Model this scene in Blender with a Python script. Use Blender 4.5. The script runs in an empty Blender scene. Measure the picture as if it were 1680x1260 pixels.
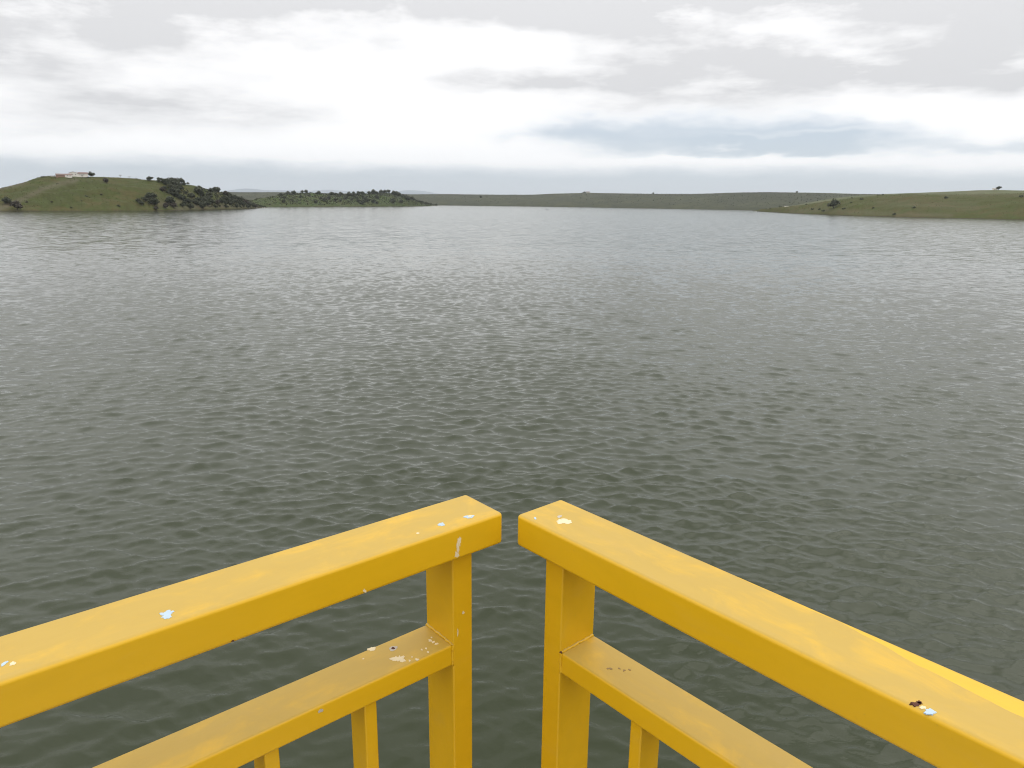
import bpy, bmesh, math, random
import numpy as np
from mathutils import Vector, Matrix

random.seed(7)
rng = np.random.default_rng(11)
R = math.radians
scene = bpy.context.scene
COL = scene.collection

# ------------------------------------------------------------------ camera
EYE = 15.0                                   # metres above the water
F_PX, PITCH, ROLL = 1183.6, 0.2466, 0.0116   # for a 1680 x 1260 picture
fw = Vector((0, math.cos(PITCH), -math.sin(PITCH)))
_up = Vector((0, math.sin(PITCH), math.cos(PITCH)))
_rt = Vector((1, 0, 0))
cR, sR = math.cos(ROLL), math.sin(ROLL)
rt = _rt * cR + _up * sR
up = _up * cR - _rt * sR
cam_data = bpy.data.cameras.new('camera')
cam_data.sensor_width = 36.0
cam_data.lens = 36.0 * F_PX / 1680.0
cam_data.clip_start = 0.05
cam_data.clip_end = 90000
cam = bpy.data.objects.new('camera', cam_data)
COL.objects.link(cam)
m = Matrix((rt, up, -fw)).transposed().to_4x4()
m.translation = Vector((0, 0, EYE))
cam.matrix_world = m
scene.camera = cam

# ------------------------------------------------------------------ light direction and exposure
SUN_AZ, SUN_EL = R(58), R(58)                # to the right of the view, behind the cloud
scene.view_settings.view_transform = 'Standard'
scene.view_settings.look = 'None'
scene.view_settings.exposure = 0.0
scene.view_settings.gamma = 1.0
scene.view_settings.use_curve_mapping = False
scene.render.engine = 'CYCLES'
scene.cycles.use_denoising = True
scene.cycles.filter_width = 1.1
scene.cycles.max_bounces = 6
scene.cycles.volume_bounces = 0
scene.cycles.sample_clamp_indirect = 6.0


class NT:
    """small helper for building node trees"""
    def __init__(self, tree):
        self.t = tree
        self.n = tree.nodes
        self.l = tree.links

    def node(self, kind, **kw):
        nd = self.n.new(kind)
        for k, v in kw.items():
            setattr(nd, k, v)
        return nd

    def put(self, sock, val):
        if val is None:
            return
        if hasattr(val, 'is_output'):
            self.l.new(val, sock)
        else:
            if sock.type == 'RGBA' and not isinstance(val, (int, float)) and len(val) == 3:
                val = (*val, 1)
            sock.default_value = val

    def math(self, op, a, b=None, c=None, clamp=False):
        nd = self.node('ShaderNodeMath', operation=op, use_clamp=clamp)
        self.put(nd.inputs[0], a); self.put(nd.inputs[1], b); self.put(nd.inputs[2], c)
        return nd.outputs[0]

    def vmath(self, op, a, b=None, s=None):
        nd = self.node('ShaderNodeVectorMath', operation=op)
        self.put(nd.inputs[0], a); self.put(nd.inputs[1], b)
        if s is not None:
            self.put(nd.inputs['Scale'], s)
        return nd.outputs[0]

    def noise(self, vec, scale, detail=3, rough=0.5, dist=0.0, out='Fac'):
        nd = self.node('ShaderNodeTexNoise')
        self.put(nd.inputs['Vector'], vec)
        nd.inputs['Scale'].default_value = scale
        nd.inputs['Detail'].default_value = detail
        nd.inputs['Roughness'].default_value = rough
        nd.inputs['Distortion'].default_value = dist
        return nd.outputs[out]

    def mix(self, fac, a, b, mode='MIX'):
        nd = self.node('ShaderNodeMix', data_type='RGBA', blend_type=mode)
        self.put(nd.inputs[0], fac); self.put(nd.inputs[6], a); self.put(nd.inputs[7], b)
        return nd.outputs[2]

    def ramp(self, v, lo, hi, smooth=True):
        nd = self.node('ShaderNodeMapRange', interpolation_type='SMOOTHSTEP' if smooth else 'LINEAR')
        nd.clamp = True
        self.put(nd.inputs[0], v); nd.inputs[1].default_value = lo; nd.inputs[2].default_value = hi
        return nd.outputs[0]

    def mapping(self, vec, scale=(1, 1, 1), rot=(0, 0, 0), loc=(0, 0, 0)):
        nd = self.node('ShaderNodeMapping')
        self.put(nd.inputs[0], vec)
        nd.inputs['Location'].default_value = loc
        nd.inputs['Rotation'].default_value = rot
        nd.inputs['Scale'].default_value = scale
        return nd.outputs[0]

    def sep(self, v):
        nd = self.node('ShaderNodeSeparateXYZ'); self.put(nd.inputs[0], v)
        return nd.outputs

    def comb(self, x, y, z):
        nd = self.node('ShaderNodeCombineXYZ')
        self.put(nd.inputs[0], x); self.put(nd.inputs[1], y); self.put(nd.inputs[2], z)
        return nd.outputs[0]


# ------------------------------------------------------------------ world: cloudy sky over a Nishita sky
world = bpy.data.worlds.new('World')
scene.world = world
world.use_nodes = True
world.cycles.sampling_method = 'MANUAL'
world.cycles.sample_map_resolution = 256
W = NT(world.node_tree)
W.n.clear()
tc = W.node('ShaderNodeTexCoord').outputs['Generated']
dirn = W.vmath('NORMALIZE', tc)
dx, dy, dz = W.sep(dirn)
az = W.math('MULTIPLY', W.math('ARCTAN2', dx, dy), 57.29578)
el = W.math('MULTIPLY', W.math('ARCSINE', dz), 57.29578)
# the deck seen in perspective: streaks flatten towards the horizon
elp = W.math('MULTIPLY', W.math('LOGARITHM', W.math('ADD', W.math('MAXIMUM', el, -2.0), 5.0), 2.71828), 9.0)
flat = W.comb(az, elp, 0.0)


def noise2(vec, scale, detail, rough, out='Fac'):
    o = W.noise(vec, scale, detail, rough, 0.0, out)
    o.node.noise_dimensions = '2D'
    return o


wz = noise2(W.mapping(flat, (0.085, 0.27, 1)), 1.0, 4, 0.60, 'Color')
warp = W.vmath('MULTIPLY', W.vmath('SUBTRACT', wz, (0.5, 0.5, 0.5)), (14.0, 3.0, 0.0))
pos = W.vmath('ADD', W.comb(az, el, 0.0), warp)
n1 = noise2(W.mapping(flat, (0.032, 0.16, 1), loc=(4.3, 1.7, 0)), 1.0, 4, 0.55)
n3 = noise2(W.mapping(flat, (0.10, 0.62, 1), loc=(1.3, 7.7, 0)), 1.0, 6, 0.62)


def blobs(items, acc=0.0, edge=1.7):
    """soft elliptical cloud banks at (azimuth, elevation) degrees"""
    for a0, e0, sa, se, k in items:
        v = W.node('ShaderNodeVectorMath', operation='MULTIPLY_ADD')
        W.l.new(pos, v.inputs[0]); v.inputs[1].default_value = (1 / sa, 1 / se, 0); v.inputs[2].default_value = (-a0 / sa, -e0 / se, 0)
        ln = W.node('ShaderNodeVectorMath', operation='LENGTH')
        W.l.new(v.outputs[0], ln.inputs[0])
        mr = W.node('ShaderNodeMapRange', interpolation_type='SMOOTHSTEP')
        W.l.new(ln.outputs['Value'], mr.inputs[0])
        mr.inputs[1].default_value = edge; mr.inputs[2].default_value = 0.0
        mr.inputs[3].default_value = 0.0; mr.inputs[4].default_value = k
        acc = W.math('ADD', mr.outputs[0], acc)
    return acc


high = W.math('MULTIPLY', W.ramp(n1, 0.34, 0.66), W.ramp(el, 4.0, 11.0))     # the deck thickens overhead
low = blobs([
    (-34, 11.6, 18, 3.0, 0.95), (-22, 14.8, 26, 2.6, 0.90), (-37, 8.3, 8, 1.1, 0.75),
    (-25, 6.2, 12, 1.4, 0.75), (-31, 4.4, 9, 0.8, 0.45),
    (6, 15.6, 60, 2.4, 0.75), (1, 8.5, 9, 0.9, 0.60), (19, 8.7, 17, 1.5, 0.80), (12, 10.4, 9, 1.2, 0.50),
    (32, 11.2, 13, 2.6, 0.80), (22, 13.6, 18, 1.8, 0.60), (10, 6.9, 10, 0.7, 0.45), (30, 7.6, 8, 0.6, 0.35), (-12, 14.2, 16, 1.8, 0.60), (-15, 10.6, 12, 0.9, 0.35), (2, 12.2, 10, 0.9, 0.30)])
grey = W.math('ADD', W.math('MULTIPLY', high, 0.48), low)
grey = W.math('MULTIPLY', grey, W.math('ADD', 0.40, W.math('MULTIPLY', W.ramp(n3, 0.30, 0.70, False), 1.05)))
grey = W.math('MINIMUM', grey, 1.1)
cloud = W.mix(grey, (1.14, 1.135, 1.135), (0.70, 0.70, 0.712))
lift = W.math('ADD', 0.94, W.math('MULTIPLY', W.math('MAXIMUM', dz, 0.0), 0.92))      # an overcast sky brightens towards the zenith
cloud = W.mix(1.0, cloud, W.comb(lift, lift, lift), 'MULTIPLY')
# openings to clear air: the long strip over the horizon and the gap on the right
wy = W.sep(warp)[1]
elh = W.math('ADD', el, W.math('MULTIPLY', wy, 0.55))
strip = W.math('SUBTRACT', 1.0, W.ramp(elh, 1.7, 3.0))
gap = blobs([(14.0, 4.7, 11, 1.5, 1.0), (4.5, 5.2, 6, 0.8, 0.50), (22.5, 4.1, 7, 1.4, 0.85), (34, 4.0, 5, 0.45, 0.75)])
gap = W.math('SUBTRACT', gap, blobs([(20, 4.9, 5, 0.25, 0.45), (16.5, 4.1, 1.2, 0.22, 0.5), (10, 3.0, 14, 0.35, 0.8)]))
clear = W.math('MAXIMUM', strip, W.ramp(gap, 0.0, 1.25))
clear = W.math('MULTIPLY', clear, 0.92)
skyt = W.node('ShaderNodeTexSky', sky_type='NISHITA')
skyt.sun_disc = False
skyt.sun_elevation = SUN_EL
skyt.sun_rotation = SUN_AZ
skyt.air_density = 1.0
skyt.dust_density = 0.4
skyt.ozone_density = 2.0
bg_sky = W.node('ShaderNodeBackground')
air = W.mix(0.72, W.mix(1.0, skyt.outputs[0], (0.10, 0.10, 0.10), 'MULTIPLY'), (0.56, 0.64, 0.755))   # clear air dulled by thin high veil
W.l.new(air, bg_sky.inputs[0]); bg_sky.inputs[1].default_value = 1.0
bg_cl = W.node('ShaderNodeBackground')
W.l.new(cloud, bg_cl.inputs[0]); bg_cl.inputs[1].default_value = 1.0
mx = W.node('ShaderNodeMixShader')
W.l.new(clear, mx.inputs[0]); W.l.new(bg_cl.outputs[0], mx.inputs[1]); W.l.new(bg_sky.outputs[0], mx.inputs[2])
wo = W.node('ShaderNodeOutputWorld')
W.l.new(mx.outputs[0], wo.inputs[0])

# the sun, diffused by the cloud
sun_d = bpy.data.lights.new('sun', 'SUN')
sun_d.energy = 0.5
sun_d.angle = R(45)
sun_d.color = (1.0, 0.97, 0.92)
sun = bpy.data.objects.new('sun', sun_d)
COL.objects.link(sun)
sdir = Vector((math.sin(SUN_AZ) * math.cos(SUN_EL), math.cos(SUN_AZ) * math.cos(SUN_EL), math.sin(SUN_EL)))
sun.rotation_euler = sdir.to_track_quat('Z', 'Y').to_euler()
sun.location = sdir * 60 + Vector((0, 0, EYE))


# ------------------------------------------------------------------ general helpers
def ray(x, y):
    """direction of a picture point (1680 x 1260 coordinates)"""
    return (fw + rt * ((x - 840) / F_PX) - up * ((y - 630) / F_PX)).normalized()


def project(P):
    v = Vector(P) - Vector((0, 0, EYE))
    d = v.dot(fw)
    return 840 + F_PX * v.dot(rt) / d, 630 - F_PX * v.dot(up) / d


def at_range(x, y, rng_m):
    d = ray(x, y)
    k = rng_m / math.hypot(d.x, d.y)
    return Vector((d.x * k, d.y * k, EYE + d.z * k))


def shore_range(x, y):
    d = ray(x, y)
    return EYE / -d.z * math.hypot(d.x, d.y)


def link(name, data, parent=None, mat=None):
    o = bpy.data.objects.new(name, data)
    COL.objects.link(o)
    if parent is not None:
        o.parent = parent
    if mat is not None and data is not None:
        data.materials.append(mat)
    return o


def tag(o, label=None, cat=None, group=None, kind=None):
    for k, v in (('label', label), ('category', cat), ('group', group), ('kind', kind)):
        if v:
            o[k] = v
    return o


def from_np(name, verts, faces, smooth=True):
    me = bpy.data.meshes.new(name)
    verts = np.asarray(verts, np.float32); faces = np.asarray(faces, np.int32)
    k = faces.shape[1]
    me.vertices.add(len(verts)); me.vertices.foreach_set('co', verts.ravel())
    me.loops.add(faces.size); me.loops.foreach_set('vertex_index', faces.ravel())
    me.polygons.add(len(faces))
    me.polygons.foreach_set('loop_start', np.arange(0, faces.size, k, dtype=np.int32))
    me.polygons.foreach_set('loop_total', np.full(len(faces), k, np.int32))
    if smooth:
        me.polygons.foreach_set('use_smooth', np.ones(len(faces), bool))
    me.update(calc_edges=True)
    return me


def attr(me, name, vals):
    a = me.attributes.new(name, 'FLOAT', 'POINT')
    a.data.foreach_set('value', np.asarray(vals, np.float32).ravel())


def bm_mesh(name, bm, smooth=False):
    me = bpy.data.meshes.new(name)
    bm.normal_update()
    bm.to_mesh(me); bm.free()
    if smooth:
        for p in me.polygons:
            p.use_smooth = True
    return me


def material(name):
    mt = bpy.data.materials.new(name)
    mt.use_nodes = True
    t = NT(mt.node_tree)
    bsdf = mt.node_tree.nodes['Principled BSDF']
    return mt, t, bsdf


def plain(name, col, rough=0.8, var=0.15, scale=6.0, metallic=0.0):
    mt, t, b = material(name)
    co = t.node('ShaderNodeTexCoord').outputs['Object']
    n = t.noise(co, scale, 4, 0.6)
    dark = tuple(c * (1 - var) for c in col); lite = tuple(min(1, c * (1 + var)) for c in col)
    t.put(b.inputs['Base Color'], t.mix(n, dark, lite))
    b.inputs['Roughness'].default_value = rough
    b.inputs['Metallic'].default_value = metallic
    return mt


# ------------------------------------------------------------------ materials
def yellow_paint(name, gloss_band=False, seed=0.0):
    mt, t, b = material(name)
    co = t.node('ShaderNodeTexCoord').outputs['Object']
    co = t.mapping(co, loc=(seed, seed * 0.7, 0))
    nz = t.sep(t.node('ShaderNodeNewGeometry').outputs['Normal'])[2]
    upf = t.ramp(nz, 0.55, 0.95)
    streak = t.noise(t.mapping(co, (9, 34, 30)), 1.0, 5, 0.65, 0.4)
    patch = t.noise(t.mapping(co, (11, 17, 17)), 1.0, 5, 0.6, 0.6)
    fine = t.noise(co, 260, 3, 0.6)
    spots = t.ramp(t.noise(co, 120, 2, 0.5), 0.70, 0.78)
    fresh = (0.668, 0.386, 0.007)
    worn_dimmed = (0.458, 0.300, 0.050)          # chalked, dusty paint on what faces up; colour also darkened to offset skylight
    chalk_dim = t.math('MULTIPLY', upf, t.ramp(t.math('ADD', t.math('MULTIPLY', patch, 0.65), t.math('MULTIPLY', streak, 0.35)), 0.20, 0.55))
    if gloss_band:
        y = t.sep(t.node('ShaderNodeTexCoord').outputs['Object'])
        wob = t.noise(t.mapping(co, (14, 14, 14)), 1.0, 5, 0.6)
        edge = t.math('ADD', y[1], t.math('MULTIPLY', t.math('SUBTRACT', wob, 0.5), 0.016))
        grow = t.math('SUBTRACT', 0.0985, t.math('MULTIPLY', t.ramp(y[0], 0.15, 0.42, False), 0.006))
        grow = t.math('SUBTRACT', grow, t.math('MULTIPLY', t.ramp(y[0], 0.48, 0.66, False), 0.027))
        band = t.math('GREATER_THAN', edge, grow)
        chalk_dim = t.math('MULTIPLY', chalk_dim, t.math('SUBTRACT', 1.0, band))
    col = t.mix(chalk_dim, fresh, worn_dimmed)
    tone = t.math('ADD', 0.93, t.math('MULTIPLY', streak, 0.14))
    col = t.mix(1.0, col, t.comb(tone, tone, tone), 'MULTIPLY')
    grime = t.math('MULTIPLY', t.ramp(t.noise(t.mapping(co, (4, 16, 16)), 1.0, 6, 0.65, 0.5), 0.55, 0.8), 0.16)
    col = t.mix(grime, col, (0.50, 0.33, 0.13))
    col = t.mix(t.math('MULTIPLY', spots, 0.12), col, (0.25, 0.17, 0.07))
    t.put(b.inputs['Base Color'], col)
    t.put(b.inputs['Roughness'], t.math('ADD', 0.36, t.math('MULTIPLY', chalk_dim, 0.16)))
    b.inputs['Specular IOR Level'].default_value = 0.42
    bp = t.node('ShaderNodeBump')
    bp.inputs['Strength'].default_value = 0.22
    bp.inputs['Distance'].default_value = 0.0015
    brush = t.noise(t.mapping(co, (6, 210, 210)), 1.0, 3, 0.6)
    h = t.math('ADD', t.math('MULTIPLY', patch, 1.3), t.math('ADD', t.math('MULTIPLY', fine, 0.18), t.math('MULTIPLY', brush, 0.35)))
    t.put(bp.inputs['Height'], h)
    t.l.new(bp.outputs[0], b.inputs['Normal'])
    return mt


M = {}
M['yellow'] = yellow_paint('yellow_paint', seed=0.0)
M['yellow_band'] = yellow_paint('yellow_paint_banded', gloss_band=True, seed=3.7)
M['cream'] = plain('cream_primer', (0.68, 0.57, 0.36), 0.7, 0.08, 90)
M['blue'] = plain('blue_old_paint', (0.40, 0.50, 0.58), 0.6, 0.15, 120)
M['rust'] = plain('rust', (0.085, 0.028, 0.014), 0.9, 0.5, 160)
M['grey_mark'] = plain('grey_mark', (0.45, 0.40, 0.33), 0.8, 0.2, 90)
M['dirt_mark'] = plain('dirt_mark', (0.26, 0.17, 0.07), 0.9, 0.3, 150)
M['concrete'] = plain('concrete', (0.33, 0.32, 0.29), 0.9, 0.25, 3.0)


def water_mat():
    mt, t, b = material('lake_water')
    pos = t.node('ShaderNodeNewGeometry').outputs['Position']
    far = t.node('ShaderNodeAttribute', attribute_name='far').outputs['Fac']
    gust = t.node('ShaderNodeAttribute', attribute_name='gust').outputs['Fac']
    silt = t.noise(pos, 0.02, 4, 0.55)
    t.put(b.inputs['Base Color'], t.mix(t.ramp(silt, 0.3, 0.7), (0.019, 0.0255, 0.0065), (0.023, 0.030, 0.009)))
    b.inputs['IOR'].default_value = 1.333
    # small wind ripples that ride on the modelled waves
    r1 = t.noise(t.mapping(pos, (2.1, 3.6, 2), (0, 0, R(14))), 1.0, 3, 0.55, 0.3)
    r2 = t.noise(t.mapping(pos, (2.4, 3.2, 2), (0, 0, R(-32))), 2.3, 3, 0.55, 0.3)
    bp = t.node('ShaderNodeBump')
    bp.inputs['Strength'].default_value = 1.0
    bp.inputs['Distance'].default_value = 1.0
    amp = t.math('MULTIPLY', gust, t.math('SUBTRACT', 1.0, far))
    h = t.math('MULTIPLY', t.math('ADD', t.math('MULTIPLY', r1, 0.018), t.math('MULTIPLY', r2, 0.007)), amp)
    t.put(bp.inputs['Height'], h)
    # where the mesh is too coarse for the waves their slopes come from a slope field
    s1 = t.noise(t.mapping(pos, (0.20, 0.52, 1), (0, 0, R(8))), 1.0, 3, 0.6, 0.0, 'Color')
    sx, sy, sz = t.sep(s1)
    k = t.math('MULTIPLY', far, 0.46)
    off = t.comb(t.math('MULTIPLY', t.math('SUBTRACT', sx, 0.5), t.math('MULTIPLY', k, 0.7)),
                 t.math('MULTIPLY', t.math('SUBTRACT', sy, 0.5), k), 0.0)
    nrm = t.vmath('NORMALIZE', t.vmath('ADD', bp.outputs[0], off))
    t.l.new(nrm, b.inputs['Normal'])
    t.put(b.inputs['Roughness'], t.math('ADD', 0.03, t.math('MULTIPLY', far, 0.10)))
    return mt


M['water'] = water_mat()


def grass_mat(name, cols, scale, shore=True, strength=0.6):
    """patchy pasture: green, olive and dry brown by noise; bare earth at the waterline and where 'dirt' says so"""
    mt, t, b = material(name)
    pos = t.node('ShaderNodeNewGeometry').outputs['Position']
    z = t.sep(pos)[2]
    dirt = t.node('ShaderNodeAttribute', attribute_name='dirt').outputs['Fac']
    a = t.noise(pos, scale, 5, 0.6, 0.4)
    c = t.noise(pos, scale * 4.7, 5, 0.65, 0.2)
    f = t.noise(pos, scale * 24, 4, 0.7)
    col = t.mix(t.ramp(a, 0.38, 0.62), cols[0], cols[1])
    col = t.mix(t.math('MULTIPLY', t.ramp(c, 0.44, 0.62), 0.85), col, cols[2])
    tone = t.math('ADD', 0.36, t.math('MULTIPLY', f, 0.92))
    col = t.mix(1.0, col, t.comb(tone, tone, tone), 'MULTIPLY')
    col = t.mix(t.math('MULTIPLY', dirt, 0.8), col, (0.125, 0.105, 0.078))
    if shore:
        zz_ = t.math('ADD', z, t.math('MULTIPLY', t.math('SUBTRACT', c, 0.5), 1.6))
        col = t.mix(t.math('SUBTRACT', 1.0, t.ramp(zz_, 0.2, 0.9)), col, (0.055, 0.048, 0.034))
    t.put(b.inputs['Base Color'], col)
    b.inputs['Roughness'].default_value = 0.95
    b.inputs['Specular IOR Level'].default_value = 0.1
    bp = t.node('ShaderNodeBump')
    bp.inputs['Strength'].default_value = strength
    bp.inputs['Distance'].default_value = 0.5
    t.put(bp.inputs['Height'], t.math('ADD', t.math('MULTIPLY', f, 0.8), c))
    t.l.new(bp.outputs[0], b.inputs['Normal'])
    return mt


M['pasture'] = grass_mat('pasture', [(0.064, 0.072, 0.024), (0.090, 0.080, 0.031), (0.067, 0.082, 0.024)], 0.018)
M['pasture_isle'] = grass_mat('pasture_isle', [(0.058, 0.074, 0.026), (0.070, 0.078, 0.030), (0.058, 0.086, 0.026)], 0.012)
M['pasture_right'] = grass_mat('pasture_right', [(0.068, 0.072, 0.020), (0.088, 0.076, 0.028), (0.062, 0.078, 0.020)], 0.014)
M['scrub'] = grass_mat('scrub', [(0.080, 0.084, 0.050), (0.064, 0.068, 0.044), (0.054, 0.060, 0.040)], 0.006)
M['field'] = grass_mat('field', [(0.118, 0.130, 0.064), (0.098, 0.112, 0.056), (0.132, 0.132, 0.072)], 0.004)
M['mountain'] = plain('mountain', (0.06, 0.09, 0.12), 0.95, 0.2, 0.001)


def leaf_mat(name, a, b_, c_):
    mt, t, b = material(name)
    rnd = t.node('ShaderNodeObjectInfo').outputs['Random']
    pos = t.node('ShaderNodeNewGeometry').outputs['Position']
    n = t.noise(pos, 0.9, 3, 0.6)
    col = t.mix(rnd, a, b_)
    col = t.mix(t.math('MULTIPLY', n, 0.6), col, c_)
    t.put(b.inputs['Base Color'], col)
    b.inputs['Roughness'].default_value = 0.75
    b.inputs['Specular IOR Level'].default_value = 0.2
    return mt


M['leaf'] = leaf_mat('oak_leaves', (0.048, 0.056, 0.036), (0.066, 0.070, 0.044), (0.080, 0.088, 0.050))
M['leaf_brown'] = leaf_mat('brown_twigs', (0.062, 0.050, 0.044), (0.080, 0.066, 0.050), (0.070, 0.066, 0.048))
M['bark'] = plain('bark', (0.085, 0.070, 0.055), 0.9, 0.3, 4.0)
M['bare'] = plain('bare_twigs', (0.16, 0.14, 0.12), 0.9, 0.2, 4.0)
M['tussock'] = leaf_mat('tussock', (0.066, 0.074, 0.028), (0.078, 0.076, 0.032), (0.074, 0.082, 0.030))
M['far_scrub'] = leaf_mat('far_scrub', (0.050, 0.056, 0.038), (0.056, 0.062, 0.042), (0.062, 0.068, 0.046))
M['white_wall'] = plain('white_wall', (0.74, 0.70, 0.64), 0.9, 0.10, 0.8)
M['brick_wall'] = plain('brick_wall', (0.27, 0.175, 0.13), 0.9, 0.2, 1.5)
M['roof_tile'] = plain('roof_tile', (0.20, 0.145, 0.125), 0.9, 0.25, 1.4)
M['dark_window'] = plain('dark_window', (0.05, 0.05, 0.055), 0.3, 0.1, 1.0)
M['stone'] = plain('stone', (0.42, 0.40, 0.36), 0.9, 0.25, 0.6)
M['boat'] = plain('boat_hull', (0.05, 0.05, 0.055), 0.6, 0.2, 1.0)
M['boat_wood'] = plain('boat_wood', (0.20, 0.14, 0.08), 0.7, 0.2, 2.0)

# ------------------------------------------------------------------ water
def build_water():
    # polar sheet: fine where the photograph looks, coarse behind
    fine = np.linspace(R(-52), R(52), 900)
    rest = np.linspace(R(52), R(308), 61)[1:-1]
    azs = np.concatenate([fine, rest])
    rs = [3.0, 6.0, 9.0]
    r = 11.0
    while r < 5200:
        rs.append(r)
        if r < 15: r += 0.3
        elif r < 40: r += 0.09
        elif r < 70: r += 0.14
        elif r < 130: r += 0.20
        elif r < 250: r += 0.20 + (r - 130) * 0.0026
        else: r *= 1.004 if r < 420 else 1.03
    rs = np.array(rs)
    A, RR = np.meshgrid(azs, rs)
    X = RR * np.sin(A); Y = RR * np.cos(A)
    front = (np.abs(A) <= R(52.01)).astype(float)
    # local mesh spacing decides the shortest wave the sheet can carry
    dr = np.gradient(rs)
    sp = np.maximum(dr[:, None] * np.ones_like(A), RR * R(104) / 900)
    # gust patches, calmer in the lee under the deck on the left
    def soft(x, y, s, seed):
        g = np.random.default_rng(seed); out = np.zeros_like(x)
        for _ in range(7):
            th = g.uniform(0, 2 * np.pi); k = 2 * np.pi / (s * g.uniform(0.6, 1.8))
            out += np.sin(k * (x * np.cos(th) + y * np.sin(th)) + g.uniform(0, 6.28))
        return out / 7
    gust = 1.0 + 0.16 * soft(X, Y, 40, 3) + 0.14 * soft(X, Y, 9, 5)
    lee = 1.0 / (1.0 + np.exp(-(RR - 27 + 0.5 * X) / 5.0))
    gust *= 0.36 + 0.64 * lee
    gust *= 1.0 - 0.40 * np.clip((RR - 50) / 190, 0, 1)      # livelier chop near the dam than in mid-lake
    gust = np.clip(gust, 0.15, 1.8)
    g = np.random.default_rng(21)
    NW = 120
    lam = np.exp(g.uniform(np.log(0.30), np.log(3.0), NW))
    pk = 1.0
    slope = np.where(lam < pk, (lam / pk) ** 0.35, (pk / lam) ** 1.4)      # slope contribution per wave
    th = np.where(g.random(NW) < 0.5, R(-111), R(-67)) + g.normal(0, R(15), NW)      # two crossing wind-wave trains
    ph = g.uniform(0, 6.283, NW)
    slope *= 0.25 * math.sqrt(2.0) / math.sqrt((slope ** 2).sum())
    Z = np.zeros_like(X); DX = np.zeros_like(X); DY = np.zeros_like(X)
    var_all = (slope ** 2).sum(); have = np.zeros_like(X)
    for i in range(NW):
        k = 2 * np.pi / lam[i]
        w = np.clip((lam[i] / sp - 2.5) / 2.5, 0, 1) * front
        rows = np.where(w.max(axis=1) > 0)[0]
        if len(rows) == 0: continue
        sl = slice(rows[0], rows[-1] + 1)
        c, s = math.cos(th[i]), math.sin(th[i])
        arg = k * (X[sl] * c + Y[sl] * s) + ph[i] + 0.5 * np.sin(0.21 * X[sl] * s - 0.17 * Y[sl] * c + i)
        a = slope[i] / k * w[sl] * gust[sl]
        Z[sl] += a * np.cos(arg)
        q = 0.9
        DX[sl] -= q * a * c * np.sin(arg); DY[sl] -= q * a * s * np.sin(arg)
        have[sl] += slope[i] ** 2 * w[sl]
    DY += 1.7 * Z                                                # wind from the dam: steep lee faces
    far = np.sqrt(np.clip(1 - have / var_all, 0, 1))
    far = np.clip((far - 0.1) / 0.9, 0, 1) ** 1.5
    V = np.stack([X + DX, Y + DY, Z], -1).reshape(-1, 3)
    nr, na = A.shape
    idx = np.arange(nr * na).reshape(nr, na)
    nxt = np.roll(idx, -1, axis=1)
    Fq = np.stack([idx[:-1], idx[1:], nxt[1:], nxt[:-1]], -1).reshape(-1, 4)
    # close the centre under the deck
    me = from_np('water', V, Fq[:, ::-1] if False else Fq)
    attr(me, 'far', far); attr(me, 'gust', gust)
    me.materials.append(M['water'])
    o = link('water', me)
    tag(o, kind='structure')
    return o


water = build_water()
if water.data.polygons[5000].normal.z < 0:
    water.data.flip_normals()


# ------------------------------------------------------------------ terrain
def interp(pts, x):
    xs, ys = zip(*pts)
    return np.interp(x, xs, ys)


def smooth1(a, n):
    k = np.ones(n) / n
    p = np.pad(a, (n // 2, n - 1 - n // 2), 'edge')
    return np.convolve(p, k, 'valid')


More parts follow.
